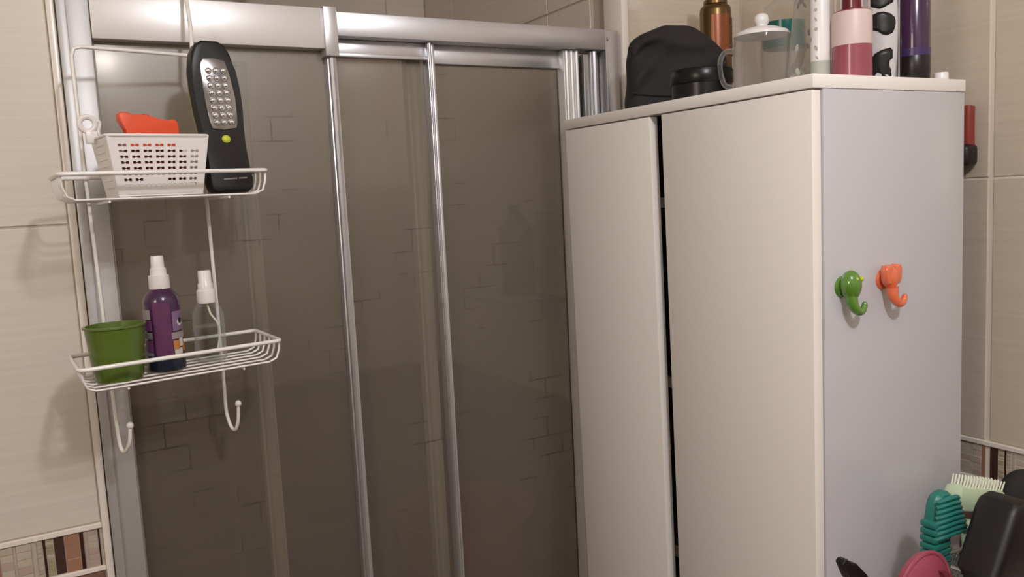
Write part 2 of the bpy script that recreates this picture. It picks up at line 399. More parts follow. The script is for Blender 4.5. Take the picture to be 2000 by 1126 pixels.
# the second pair of sliding panels runs behind, seen blurred through the panes
stile(.264, .287, YS+.024, YS+.044, 1.765, 'rear_white', 1)
stile(.541, .566, YS+.030, YS+.050, 1.79, 'rear_white', 1)

# ------------------------------------------------------------------ cabinet
CZ = 1.6765
cb = thing('tall_cabinet', 'tall white laminate cabinet with two doors standing in front of the shower', 'cabinet', (.81, .6925, 0))
def cpart(name, bm, mt, par=None, **k):
    for v in bm.verts:                                   # the old carcass leans slightly
        x, y, z = v.co
        v.co = Vector((x-.81, y-.6925-(CZ-z)*.018*max(0, min(1, (y-.69)/.3)), z))
    return obj(name, bm, M[mt], par or cb, **k)
b = B(); box(b, .8105, 1.112, .6915, 1.2285, CZ-.0165, CZ, .0012); cpart('top_panel', b, 'white_top')
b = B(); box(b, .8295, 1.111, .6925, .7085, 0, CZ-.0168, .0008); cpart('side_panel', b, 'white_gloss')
b = B(); box(b, .8295, 1.111, 1.2105, 1.2265, 0, CZ-.0168, .0008); cpart('side_panel', b, 'white_lam')
b = B(); box(b, 1.1035, 1.1085, .7087, 1.2103, .06, CZ-.017); cpart('back_panel', b, 'dark_gap', smooth=False)
b = B(); box(b, .8305, 1.1033, .7087, 1.2103, .05, .066); cpart('bottom_panel', b, 'white_lam', smooth=False)
for z in (.50, .86, .955, 1.235, 1.52):
    b = B(); box(b, .845, 1.1033, .7087, 1.2103, z, z+.016); cpart('shelf', b, 'white_lam', smooth=False)
b = B(); box(b, .850, .853, .93, 1.05, .07, 1.655); cpart('gap_shade_sheet', b, 'dark_gap', smooth=False)  # added dark sheet that paints the shade behind the gap between the doors
b = B(); box(b, .8110, .8268, .6940, .9695, .045, CZ-.0185, .0008); cpart('door', b, 'white_lam')
b = B(); box(b, .8110, .8268, .9975, 1.2265, .045, CZ-.0185, .0008); cpart('door', b, 'white_lam')

# ------------------------------------------------------------------ hooks on the cabinet side
def hook(label, x, z, mt, ears):
    t = thing('wall_hook', label, 'hook', (x, .6925, z), group='animal-shaped hooks stuck on the cabinet side')
    b = B()
    if not ears:
        vs = blob(b, (0, -.012, .008), .0135, .0125, .0195, 20, 14)
        for v in vs: v.co.x *= 1-.25*max(0, -(v.co.z-.006)/.02)
    else:
        vs = blob(b, (0, -.010, .009), .0125, .010, .016, 20, 14)
        for v in vs: v.co.x *= 1-.35*max(0, -(v.co.z-.006)/.02)
    obj('head', b, mt, t, ang=60)
    b = B(); pts = smoothpath([(-.001, -.013, -.003), (-.001, -.015, -.013), (.002, -.017, -.0205), (.007, -.018, -.0245), (.0125, -.018, -.0245), (.0165, -.018, -.0205), (.0178, -.018, -.0165)], 6)
    n = len(pts); tube(b, pts, [.0088-.0052*(i/(n-1))**.55 for i in range(n)], 14); blob(b, tuple(pts[-1]), .0036, .0036, .0036, 12, 8)
    obj('trunk', b, mt, t, ang=60)
    b = B(); r = bmesh.ops.create_cone(b, cap_ends=True, segments=24, radius1=.0135, radius2=.012, depth=.0035)
    xf(b, Matrix.Translation((-.002, -.0018, .006)) @ Matrix.Rotation(math.pi/2, 4, 'X')); obj('base_plate', b, mt, t)
    if ears:
        for s in (-1, 1):
            b = B(); prism(b, [(.0015*s, .0235), (.006*s, .0265), (.0135*s, .0255), (.0155*s, .021), (.0150*s, .007), (.0115*s, .001), (.004*s, .000)], -.0175, -.006, bev=.003); obj('ear', b, mt, t)
    else:
        for s in (-1, 1):
            b = B(); blob(b, (.0050*s+.004, -.0205, .0165), .0030, .003, .0032, 12, 8); obj('eye', b, M['yellow'], t)
    return t
hook('bright green plastic hook with curled trunk, left of the orange hook', .8625, 1.411, M['green2'], False)
hook('orange elephant-shaped plastic hook on the white cabinet side', .9405, 1.413, M['orange'], True)

# ------------------------------------------------------------------ shower caddy
A9 = math.radians(9)
CO = Vector((.021, 1.031, 0)); cu = Vector((math.cos(A9), math.sin(A9), 0)); cv = Vector((-.055, .9985, 0))
def W(u, v, z): return CO+cu*u+cv*v+Vector((0, 0, z))
cad = thing('shower_caddy', 'white wire two-tier shower caddy hooked over the shower header rail', 'caddy', tuple(CO+Vector((0, 0, 1.25))))
def kp(name, bm, mt='wire', par=None):
    xf(bm, Matrix.Translation(-(CO+Vector((0, 0, 1.25))))); return obj(name, bm, M[mt], par or cad, ang=60)
def ring(z, u0, u1, v0, v1, r=.012):
    pts = []
    for (cx, cy, a) in ((u1-r, v1-r, 0), (u0+r, v1-r, 90), (u0+r, v0+r, 180), (u1-r, v0+r, 270)):
        for k in range(5):
            t = math.radians(a+90*k/4); pts.append(W(cx+r*math.cos(t), cy+r*math.sin(t), z))
    return pts
CW, CD = .2365, .118
def tray(z, dz, tilt=0):
    b = B(); tube(b, ring(z, 0, CW, 0, CD, .008), .0026, 8, closed=True); rg = kp('basket_rim', b)
    for i in range(6):
        v = .006+i*(CD-.012)/5
        b = B()
        pts = [W(.002, v, z), W(.003, v, z-dz*.45), W(.007, v, z-dz*.85), W(.016, v, z-dz), W(CW-.016, v, z-dz), W(CW-.006, v, z-dz*.85), W(CW-.002, v, z-dz*.45), W(CW-.001, v, z)]
        tube(b, pts, .0016, 6); kp('basket_wire', b)
    for u in (.05, CW-.05):
        b = B(); tube(b, [W(u, .004, z-dz-.003), W(u, CD-.004, z-dz-.003)], .0014, 6); kp('cross_wire', b)
tray(1.598, .029); tray(1.380, .0265)
vb = CD+.005
b = B()
pts = smoothpath([W(.058, vb-.030, 1.285), W(.056, vb-.028, 1.266), W(.052, vb-.018, 1.252), W(.049, vb-.006, 1.250), W(.047, vb, 1.261), W(.0455, vb, 1.30)], 6)
pts += [W(.044, vb, 1.40), W(.040, vb, 1.60), W(.0385, vb, 1.746), W(.042, vb, 1.755), W(.05, vb, 1.7575), W(.12, vb, 1.7565), W(.176, vb, 1.7555), W(.184, vb, 1.753), W(.187, vb, 1.744), W(.186, vb, 1.60), W(.187, vb, 1.40), W(.187, vb, 1.31)]
pts += smoothpath([W(.187, vb, 1.30), W(.187, vb, 1.272), W(.190, vb-.006, 1.252), W(.193, vb-.018, 1.249), W(.196, vb-.026, 1.264), W(.197, vb-.030, 1.286)], 6)
tube(b, pts, .0024, 8); kp('frame_wire', b)
for q in (pts[0], pts[-1]):
    b = B(); blob(b, tuple(q+Vector((0, 0, .001))), .0043, .0043, .0048, 12, 8); kp('hook_tip', b, 'wplastic')
b = B(); P0 = W(.184, vb, 1.7545)
tube(b, smoothpath([P0, P0+Vector((.002, .006, .03)), P0+Vector((.003, .018, .062)), P0+Vector((.003, .036, .090)), P0+Vector((.000, .06, .099)), P0+Vector((-.002, .098, .092)), P0+Vector((-.002, .108, .060))], 6), .0027, 8)
kp('hanging_hook', b)

# ------------------------------------------------------------------ things on the upper tier (floor wires top at 1.5706)
ZT = 1.5712
# work light --------------------------------------------------------
wlp = W(.201, .055, ZT)
t = thing('work_light', 'black handheld LED work light with silver lens standing in the upper basket', 'torch', tuple(wlp))
RT = Matrix.Rotation(math.radians(-4), 4, 'X') @ Matrix.Rotation(math.radians(-3.2), 4, 'Y') @ Matrix.Rotation(math.radians(10), 4, 'Z')
def tp(name, bm, mt, par=None, **k):
    xf(bm, RT); return obj(name, bm, M[mt] if isinstance(mt, str) else mt, par or t, **k)
outl = [(x*.965, z) for x, z in [(-.021, 0), (.022, 0), (.0285, .005), (.0305, .015), (.0275, .035), (.0265, .060), (.0275, .080), (.0300, .105), (.0305, .130), (.0285, .155), (.0245, .176), (.0190, .187), (.0100, .1925),
        (-.0110, .1930), (-.0200, .188), (-.0265, .177), (-.0295, .160), (-.0305, .135), (-.0300, .105), (-.0275, .080), (-.0255, .060), (-.0265, .035), (-.0295, .015), (-.0275, .005)]]
b = B(); prism(b, outl, -.013, .006, bev=.0035); tp('body', b, 'black')
b = B(); prism(b, [(x*.93, z*.965+.003) for x, z in outl], .006, .015, bev=.003); tp('back_shell', b, 'olive')
le = [(-.0150, .0815), (.0, .0795), (.0165, .0815), (.0195, .089), (.0205, .120), (.0175, .150), (.0145, .167), (.0, .1705), (-.0135, .170), (-.0180, .163), (-.0188, .150), (-.0185, .118), (-.0170, .090)]
b = B(); prism(b, le, -.0148, -.012, bev=.0009); lens = tp('lens_panel', b, 'lens')
b = B()
for r_ in range(8):
    for c_ in range(3):
        z = .089+r_*.0093; x = -.0095+c_*.0096+(.0004*(r_-4))*-.3+.001
        b2 = blob(b, (x, -.0148, z), .0044, .0042, .0042, 12, 8)
    xf_ = None
bmesh_leds = b; xf(b, RT); leds = obj('led', b, M['led'], lens, ang=60)
b = B(); vs = blob(b, (.001, -.0135, .068), .0058, .0026, .0052, 16, 8); tp('button', b, 'yellow')
# faint printed maker's line near the foot (illegible in the photo)
b = B()
for i in range(14):
    x0 = -.010+i*.0022
    if i == 8: continue
    box(b, x0, x0+.0017, -.01335, -.0128, .0168, .0186)
tp('printed_mark', b, 'grey', smooth=False)

# perforated basket -------------------------------------------------
bs = W(.110, .062, ZT)
BASK = thing('perforated_basket', 'white perforated plastic basket holding an orange-red item in the upper tier', 'basket', tuple(bs), A9)
def bmap(s, tt, wid0, wid1, dep0, dep1, side):
    """s along the side (0..1), tt up (0..1)"""
    w_ = wid0+(wid1-wid0)*tt; d_ = dep0+(dep1-dep0)*tt; z = .0008+tt*.070
    if side == 'front': return (-w_/2+w_*s, -d_/2, z)
    if side == 'back': return (w_/2-w_*s, d_/2, z)
    if side == 'left': return (-w_/2, d_/2-d_*s, z)
    return (w_/2, -d_/2+d_*s, z)
W0, W1, D0, D1 = .096, .116, .058, .076
def perf(side, holes, cols=7):
    b = B(); xs, kx = [0, .06], [0]
    n = cols
    pitch = .86/n
    for i in range(n):
        a = .08+i*pitch
        xs += [a+pitch*.06, a+pitch*.32, a+pitch*.48, a+pitch*.74]
    xs += [.95, 1]
    rows = 8; zs = [0, .10]
    for j in range(rows):
        z = .155+j*.095
        zs += [z, z+.014, z+.030, z+.044]
    zs += [.93, 1]
    grid = [[b.verts.new(bmap(s, z, W0, W1, D0, D1, side)) for z in zs] for s in xs]
    holefaces = set()
    if holes:
        for i in range(n):
            for j in range(rows):
                off = 2+4*i; zo = 2+4*j
                if j % 2 == 1 and i == 0: pass
                if j == 7 and i > 4 or j == 1 and i in (2, 3): continue
                for c in (0, 2):
                    for k in range(3): holefaces.add((off+c, zo+k))
                holefaces.add((off+1, zo+1))
    for i in range(len(xs)-1):
        for j in range(len(zs)-1):
            if (i, j) in holefaces: continue
            b.faces.new((grid[i][j], grid[i+1][j], grid[i+1][j+1], grid[i][j+1]))
    return b
for side, h in (('front', True), ('back', False), ('left', False), ('right', False)):
    o = obj('basket_side', perf(side, h), M['wplastic'], BASK, smooth=False)
    sm = o.modifiers.new('thick', 'SOLIDIFY'); sm.thickness = .0012; sm.offset = 0
b = B(); box(b, -W0/2-.001, W0/2+.001, -D0/2-.001, D0/2+.001, .0002, .0022, .0008); obj('base', b, M['wplastic'], BASK)
b = B(); prism(b, rrect(-.041, .040, .003, .017, .004), -.0305, -.0292, bev=.0004); obj('raised_panel', b, M['wplastic'], BASK)
b = B(); tube(b, [(x, y, .0712) for x, y in rrect(-W1/2-.001, W1/2+.001, -D1/2-.001, D1/2+.001, .008)], .0019, 8, closed=True); obj('rim', b, M['wplastic'], BASK)
for j in range(7):
    b = B(); z = .012+j*.0082; w_ = W0+(W1-W0)*z/.07
    tube(b, [(-w_/2-.0006, -.020, z), (-w_/2-.0012, .016, z)], .0009, 6); obj('side_rib', b, M['wplastic'], BASK)
b = B(); cx, cz = -.066, .088
tube(b, [(cx+.0085*math.cos(a), .012, cz+.0085*math.sin(a)) for a in [2*math.pi*k/20 for k in range(20)]], .0031, 8, closed=True)
tube(b, smoothpath([(cx+.008, .012, cz+.004), (cx+.014, .012, cz+.002), (-.0545, .012, .079), (-.0525, .012, .0715)], 5), .0019, 8)
box(b, cx-.003, cx+.0075, .009, .015, cz-.022, cz-.008, .001)
box(b, cx-.003, -.0565, .0095, .0145, cz-.023, cz-.019, .001)
obj('handle_clip', b, M['wplastic'], BASK)
# orange item in the basket
o_c = bs
pts = [(50, 500), (56, 484), (80, 476), (110, 480), (132, 492), (155, 500), (180, 498), (205, 486), (228, 490), (250, 508), (275, 520), (310, 526), (345, 522), (375, 514), (400, 522), (411, 545), (412, 640), (408, 760), (104, 760), (100, 640), (98, 575), (72, 548), (54, 530)]
SX = .000213
b = B(); prism(b, [((x-235)*SX, .0715+(602-y)*SX) for x, y in pts], -.007, .008, bev=.002)
for v in b.verts:
    v.co.z = max(v.co.z, .004)
rt = obj('rubber_toy', b, M['orange_red'], None)
for v in rt.data.vertices: v.co.x *= .90
rt.location = tuple(bs+cu*.000+Vector((0, 0, .0035))); rt.rotation_euler = (0, 0, A9)
tag(rt, 'flat orange-red plastic shape with wavy top edge sticking out of the white basket', 'toy')
b = B(); prism(b, rrect(-.038, .036, .003, .056, .006), -.016, -.010, bev=.002)
mr = obj('sponge', b, M['maroon'], None); mr.location = tuple(bs+Vector((0, 0, .0))); mr.rotation_euler = (0, 0, A9)
tag(mr, 'dark red flat item seen through the holes of the white basket', 'sponge')

# ------------------------------------------------------------------ things on the lower tier
ZL = 1.3555
p = W(.047, .052, ZL)
t = thing('cup', 'green plastic cup with flared rim in the lower basket', 'cup', tuple(p))
b = B(); lathe(b, [(.0, .001), (.0255, .001), (.0268, .0), (.0285, .012), (.0325, .055), (.0335, .0625), (.0352, .0632), (.0352, .0655), (.0318, .0655), (.0305, .055), (.0268, .012), (.024, .004), (0, .004)], 40, cap0=False, cap1=False)
obj('cup_body', b, M['green'], t, ang=40)
def spray(label, p, prof, body, cap, scale=1, grp='spray bottles on the lower tier'):
    t = thing('spray_bottle', label, 'bottle', tuple(p)); t['group'] = grp
    b = B(); lathe(b, prof, 32, cap0=False, cap1=False); bo = obj('bottle_body', b, body, t, ang=50)
    return t, bo
p = W(.104, .060, ZL)
t, bo = spray('purple spray bottle with white cap beside the green cup', p,
      [(0, .0005), (.0185, .0005), (.0215, .003), (.0222, .010), (.0218, .022), (.0212, .050), (.0212, .080), (.0218, .086), (.0195, .094), (.0135, .1005), (.0115, .103), (0, .103)], M['purple'], None)
b = B(); lathe(b, [(.0119, .1015), (.0124, .103), (.0122, .1185), (.0098, .1197)], 28); nk = obj('collar', b, M['wplastic'], t)
b = B(); lathe(b, [(.0098, .1195), (.0094, .127), (.0080, .1285), (.0074, .1415), (.0068, .143), (0, .143)], 24, cap1=False); obj('spray_pump', b, M['wplastic'], t)
b = B(); patch(b, .0222, .002, .0205, 0, 2*math.pi, .0006, 32); obj('navy_foot', b, M['navy'], t)
aC = math.atan2(-1, -.10)    # direction towards the camera
def lab(z0, z1, d0, d1, mt, nm='print_and_sheen', off=.0009, r=.0214):
    b = B(); patch(b, r, z0, z1, aC+math.radians(d0), aC+math.radians(d1), off, 8); obj(nm, b, mt, t)
gl = mat('label_grey', (.30, .26, .27, 1), .5); gl2 = mat('label_plum', (.20, .06, .17, 1), .4); bl = mat('label_orange', (.50, .20, .05, 1), .5); wl_ = mat('label_white', (.62, .58, .56, 1), .5)
vi = mat('label_lilac', (.22, .13, .24, 1), .4); lm = mat('painted_sheen_magenta', (.12, .038, .10, 1), .28)
lab(.018, .086, -30, 24, lm, r=.02125, off=.0006)  # painted highlight down the middle of the purple body, not print
lab(.066, .078, -82, -42, gl); lab(.052, .064, -82, -40, gl2); lab(.042, .050, -82, -40, gl); lab(.026, .040, -82, -40, gl2); lab(.021, .025, -82, -40, gl)
lab(.050, .074, 28, 88, vi); lab(.040, .048, 22, 88, gl); lab(.026, .038, 26, 48, bl); lab(.030, .040, 50, 66, wl_); lab(.020, .028, 28, 60, wl_); lab(.023, .033, 66, 84, bl)
b = B()
for sgn, zz, da, rr_ in ((1, .061, 58, .0062),):
    vs = blob(b, (0, 0, 0), rr_*.8, .0010, rr_*.8, 14, 6)
a_ = aC+math.radians(56); xf(b, Matrix.Translation((.0222*math.cos(a_), .0222*math.sin(a_), .060)) @ Matrix.Rotation(a_+math.pi/2, 4, 'Z')); obj('print_and_sheen', b, wl_, t)
b = B(); blob(b, (0, 0, 0), .0038, .0012, .0038, 14, 6)
xf(b, Matrix.Translation((.0226*math.cos(a_), .0226*math.sin(a_), .062)) @ Matrix.Rotation(a_+math.pi/2, 4, 'Z')); obj('print_and_sheen', b, M['black_purple'], t)
# clear bottle
p = W(.163, .074, ZL)
t, bo = spray('small clear spray bottle of water with white cap in the lower basket', p,
      [(0, .0005), (.0175, .0005), (.0195, .003), (.0198, .010), (.0198, .055), (.0190, .063), (.0155, .071), (.0115, .076), (.0108, .078)], M['clear'], None)
b = B(); lathe(b, [(0, .0015), (.0168, .0015), (.0186, .004), (.0189, .011), (.0189, .046), (0, .046)], 28, cap0=False, cap1=False); obj('water', b, M['water'], bo)
b = B(); lathe(b, [(.0118, .0765), (.0122, .078), (.0118, .0925), (.0096, .0945)], 28); obj('collar', b, M['wplastic'], t)
b = B(); lathe(b, [(.0098, .0945), (.0096, .101), (.0082, .103), (.0082, .1165), (.0076, .1185), (0, .1185)], 24, cap1=False); obj('spray_pump', b, M['wplastic'], t)
b = B(); tube(b, smoothpath([(0, 0, .077), (.003, -.002, .062), (.010, -.002, .050), (.013, .0, .036), (.008, .0, .012)], 6), .0013, 6); obj('dip_tube', b, M['mint2'], bo)

# ------------------------------------------------------------------ things on top of the cabinet
ZC = CZ+.0003
# toiletry bag: soft black box with domed top
p = Vector((.945, 1.085, ZC))
t = thing('toiletry_bag', 'soft black nylon toiletry bag behind the black jar on the cabinet', 'bag', tuple(p), math.radians(-32))
b = B(); vs = bmesh.ops.create_cube(b, size=1)['verts']; bmesh.ops.subdivide_edges(b, edges=b.edges[:], cuts=11, use_grid_fill=True)
rnd = [(random.uniform(-1, 1), random.uniform(-1, 1), random.uniform(-1, 1), random.uniform(0, 6.28)) for _ in range(9)]
for v in b.verts:
    x, y, z = v.co*2                         # -1..1
    ln = max(abs(x), abs(y)); u_ = (z+1)/2
    # superellipse section
    q = (abs(x)**4+abs(y)**4)**.25
    k = (ln/q) if q > 1e-6 else 1
    X = x*k*.084; Y = y*k*.040
    topw = 1-.10*max(0, u_-.3)**1.5 if x < 0 else 1-.16*max(0, u_-.3)**1.5
    flare = 1.05 if u_ < .18 and x < 0 else 1.0
    zt = .1385-.010*max(0, -x-.2)**1.3-.040*max(0, x-.05)**1.5-.004*(1 if x < -.45 else 0)
    Z = u_*zt*(1-.11*(ln**5)*max(0, u_-.5)*2)
    wr_ = sum(math.sin(a*9*x+b_*8*z+c*6*y+d)*.0010 for a, b_, c, d in rnd)
    v.co = Vector((X*topw*flare, Y*(1-.30*max(0, u_-.55))+wr_*2.4, max(0, Z+wr_*(1 if u_ > .1 else 0))))
bag = obj('bag_body', b, M['cloth'], t, ang=80); sm = bag.modifiers.new('soft', 'SUBSURF'); sm.levels = 1; sm.render_levels = 1
b = B(); tube(b, smoothpath([(-.080, -.0395, .030), (-.040, -.0425, .024), (.0, -.043, .022), (.04, -.043, .026), (.078, -.040, .030)], 6), .0016, 6); obj('piping', b, M['cloth'], t)
# black jar
t = thing('cosmetic_jar', 'low glossy black round jar at the cabinet edge before the bag', 'jar', (.866, .942, ZC))
b = B(); lathe(b, [(0, 0), (.0425, 0), (.0440, .002), (.0440, .022), (0, .022)], 44, cap0=False, cap1=False); obj('jar_body', b, M['black_gloss'], t)
b = B(); lathe(b, [(.0455, .0215), (.0462, .023), (.0462, .0400), (.0445, .0425), (0, .0427)], 44, cap1=False); obj('lid', b, M['black_gloss'], t)
# gold spray can
t = thing('aerosol_can', 'amber and gold aerosol can with orange-brown label behind the black bag', 'can', (1.074, 1.128, ZC))
b = B(); lathe(b, [(0, .0), (.0262, 0), (.0272, .003), (.0272, .070), (0, .070)], 36, cap0=False, cap1=False); obj('can_body', b, M['brown'], t)
b = B(); lathe(b, [(.0274, .069), (.0274, .179), (.0262, .185), (.0222, .189), (.0185, .191)], 36, cap0=False); obj('can_shoulder', b, M['gold'], t)
b = B(); lathe(b, [(.0190, .189), (.0206, .191), (.0206, .197), (.0172, .200), (.0172, .231), (.0, .234)], 32, cap1=False); obj('cap', b, M['gold'], t)
b = B(); patch(b, .0276, .108, .170, math.radians(-150), math.radians(-78), .0008, 12); obj('label', b, M['copper_label'], t)
b = B(); patch(b, .0276, .100, .165, math.radians(-77), math.radians(-40), .0008, 10); obj('label', b, M['brown'], t)
for z in (.100, .116, .149):
    b = B(); patch(b, .0282, z, z+.0016, math.radians(-120), math.radians(-42), .0006, 12); obj('label_stripe', b, M['copper_label'], t)
# glass teapot
t = thing('teapot', 'clear glass teapot with white lid and round knob between jar and bottles', 'teapot', (.907, .862, ZC))
b = B(); lathe(b, [(.0, .001), (.0345, .001), (.0372, .004), (.0388, .014), (.0395, .035), (.0392, .060), (.0385, .072), (.0375, .079)], 44, cap0=False, cap1=False)
pot = obj('pot_body', b, M['glass'], t, ang=60)
b = B(); lathe(b, [(.0382, .0785), (.0385, .0800), (.035, .0845), (.022, .0895), (.0085, .0905), (.0078, .092), (.0078, .0935)], 40, cap0=True, cap1=True); lid = obj('lid', b, M['wplastic'], t, ang=50)
b = B(); lathe(b, [(.0075, .0915), (.0072, .093), (.0098, .096), (.0105, .101), (.0092, .1065), (.005, .1095), (0, .110)], 24, cap1=False); obj('knob', b, M['wplastic'], lid, ang=60)
dv = Vector((-.80, .55, 0)).normalized()
b = B(); tube(b, smoothpath([Vector((0, 0, .060))+dv*.0385, Vector((0, 0, .0605))+dv*.050, Vector((0, 0, .050))+dv*.0575, Vector((0, 0, .032))+dv*.058, Vector((0, 0, .014))+dv*.052, Vector((0, 0, .010))+dv*.0385], 6), .0036, 10); obj('handle', b, M['glass'], t, ang=60)
b = B(); tube(b, smoothpath([Vector((.036, -.018, .030)), Vector((.046, -.023, .038)), Vector((.052, -.026, .056)), Vector((.058, -.029, .066))], 6), [.0075-.0002*i for i in range(19)], 10); obj('spout', b, M['glass'], t, ang=60)
# teal bottle behind
t = thing('bottle', 'squat clear bottle with teal liquid behind the glass teapot', 'bottle', (1.045, .948, ZC))
b = B(); lathe(b, [(0, .0), (.030, .0), (.0335, .004), (.0345, .06), (.0345, .11), (.033, .130), (.027, .148), (.014, .158), (.0105, .162), (.0105, .166)], 36, cap0=False, cap1=False); bo = obj('bottle_body', b, M['clear'], t, ang=60)
b = B(); lathe(b, [(0, .082), (.0300, .082), (.0328, .09), (.0328, .122), (0, .1225)], 32, cap0=False, cap1=False); obj('teal_liquid', b, M['teal_liquid'], bo)
b = B(); lathe(b, [(.0125, .160), (.0130, .162), (.0130, .185), (0, .186)], 24, cap1=False); obj('cap', b, M['brown'], t)
# clear conical bottle
CLR = M['cone'] = clear_mat('cloudy_plastic', (.86, .86, .83, 1), .10)
t = thing('bottle', 'clear conical plastic bottle printed with grey leaves, right of the teapot', 'bottle', (.925, .803, ZC))
prof = [(.0, .0), (.0225, .0), (.0245, .003), (.0240, .012), (.0195, .055), (.0150, .095), (.0110, .125), (.0095, .15), (.0095, .16)]
b = B(); lathe(b, prof, 32, cap0=False, cap1=False); bo = obj('bottle_body', b, M['cone'], t, ang=60)
def rz(z):
    for (r0, z0), (r1, z1) in zip(prof[1:], prof[2:]):
        if z0 <= z <= z1: return r0+(r1-r0)*(z-z0)/(z1-z0)
    return .01
for k in range(26):
    a = math.radians(random.uniform(-190, -70)); z = random.uniform(.004, .115) if k > 10 else random.uniform(.002, .03)
    r_ = rz(z)+.0002; b = B(); vs = blob(b, (0, 0, 0), random.uniform(.0018, .0034), .0005, random.uniform(.003, .006), 6, 4)
    xf(b, Matrix.Translation((r_*math.cos(a), r_*math.sin(a), z+.002)) @ Matrix.Rotation(a+math.pi/2, 4, 'Z') @ Matrix.Rotation(random.uniform(-.7, .7), 4, 'Y'))
    obj('leaf_print', b, M['grey'] if k % 2 else M['grey_green'], bo)
b = B(); lathe(b, [(.0105, .158), (.011, .16), (.011, .18), (0, .181)], 24, cap1=False); obj('cap', b, M['wplastic'], t)
# white tube
t = thing('bottle', 'slim white plastic bottle with grey-green foot left of the pink bottle', 'bottle', (.8985, .754, ZC))
b = B(); lathe(b, [(0, .0), (.0115, .0), (.0128, .002), (.0128, .036), (.0125, .145), (.010, .152), (.006, .155), (0, .155)], 28, cap0=False, cap1=False); bo = obj('bottle_body', b, M['wplastic'], t)
b = B(); patch(b, .0129, .001, .026, 0, 2*math.pi, .0003, 28); obj('foot_print', b, M['grey_green'], t)
b = B(); lathe(b, [(.0085, .150), (.0088, .152), (.0088, .178), (0, .179)], 20, cap1=False); obj('cap', b, M['wplastic'], t)
for k in range(9):
    a = math.radians(-185+random.uniform(-18, 25)); z = .03+k*.012
    b = B(); blob(b, (0, 0, 0), random.uniform(.0014, .0026), .0004, random.uniform(.002, .004), 6, 4)
    xf(b, Matrix.Translation((.0127*math.cos(a), .0127*math.sin(a), z)) @ Matrix.Rotation(a+math.pi/2, 4, 'Z') @ Matrix.Rotation(random.uniform(-.8, .8), 4, 'Y')); obj('leaf_print', b, M['grey_green'], t)
# pink bottle
t = thing('bottle', 'pink bottle with pale pink upper label and clear ridged cap', 'bottle', (.9185, .7215, ZC))
b = B(); lathe(b, [(0, .0), (.0225, .0), (.0242, .002), (.0240, .040), (.0236, .078), (.0225, .083), (.020, .084), (0, .084)], 36, cap0=False, cap1=False); bo = obj('bottle_body', b, M['pink'], t)
b = B(); lathe(b, [(.0244, .0405), (.0241, .078), (.0228, .082)], 36); obj('pale_label', b, M['pale_pink'], t)
b = B(); lathe(b, [(.0215, .083), (.0222, .085), (.0215, .120), (.020, .122), (0, .122)], 36, cap1=False); cp = obj('clear_cap', b, M['clear'], t)
for k in range(10):
    a = 2*math.pi*k/10; b = B(); tube(b, [(.0208*math.cos(a), .0208*math.sin(a), .085), (.0203*math.cos(a), .0203*math.sin(a), .119)], .0010, 6); obj('cap_rib', b, M['pale_pink'], cp)
b = B(); lathe(b, [(0, .0835), (.011, .0835), (.011, .105), (.006, .110), (0, .111)], 24, cap0=False, cap1=False); obj('inner_stopper', b, M['maroon'], cp)
# cow print bottle
t = thing('bottle', 'white bottle with black cow-hide spots between pink and purple bottles', 'bottle', (.987, .733, ZC), math.radians(-52))
cow = bpy.data.materials.new('cow_hide_white'); cow.use_nodes = True
cow = mat('cow_hide_white', (.60, .58, .58, 1), .2, coat=.5)
prof = [(0, .0), (.0215, .0), (.0240, .003), (.0272, .030), (.0282, .060), (.0278, .090), (.0255, .125), (.019, .145), (.008, .152), (0, .152)]
b = B(); lathe(b, prof, 36, sx=.84, sy=.62, cap0=False, cap1=False); bo = obj('bottle_body', b, cow, t, ang=60)
spots = [  # outlines in crop pixels (x, y); crop scale 6.82 px per photo px
 [(690, 900), (740, 860), (760, 760), (800, 690), (870, 650), (960, 625), (985, 660), (985, 760), (950, 800), (950, 860), (970, 920), (975, 1000), (880, 1005), (870, 960), (835, 938), (800, 960), (790, 1005), (715, 1000), (690, 940)],
 [(660, 290), (690, 240), (760, 190), (830, 160), (890, 155), (960, 185), (1005, 230), (1015, 300), (1005, 380), (985, 435), (930, 465), (880, 450), (830, 400), (760, 375), (690, 350)],
 [(725, -60), (735, 30), (770, 80), (850, 115), (900, 100), (990, 40), (1000, -60), (950, -120), (800, -120)]]
for sp in spots:
    b = B(); top = []
    # map: centre x 860 -> x=0 ; base y 1010 -> z=.002
    sc_ = .000098
    cxs = sum(q[0] for q in sp)/len(sp); cys = sum(q[1] for q in sp)/len(sp)
    rings_ = []
    for f_ in (1, .66, .33):
        rings_.append([(cxs+(x-cxs)*f_, cys+(y-cys)*f_) for x, y in sp])
    def onsurf(x, y):
        lx = (x-850)*sc_*1.42; z = .003+(1010-y)*sc_
        r_ = .027
        for (r0, z0), (r1, z1) in zip(prof[1:], prof[2:]):
            if z0 <= z <= z1: r_ = r0+(r1-r0)*(z-z0)/(z1-z0)
        lx = max(-r_*.97, min(r_*.97, lx))
        return Vector((lx*.84, -.62*math.sqrt(max(r_*r_-lx*lx, 0))-.0005, z))
    vr = [[b.verts.new(onsurf(*q)) for q in rg_] for rg_ in rings_]; c_ = b.verts.new(onsurf(cxs, cys)); n = len(sp)
    for a_ in range(2):
        for k in range(n): b.faces.new((vr[a_][k], vr[a_][(k+1) % n], vr[a_+1][(k+1) % n], vr[a_+1][k]))
    for k in range(n): b.faces.new((vr[2][k], vr[2][(k+1) % n], c_))
    o = obj('cow_spot', b, M['black'], bo, ang=60); sm = o.modifiers.new('thick', 'SOLIDIFY'); sm.thickness = .0006; sm.offset = 0
b = B()
lathe(b, [(.0288, .004), (.0288, .142)], 36, sx=.85, sy=.64, cap0=False, cap1=False); 
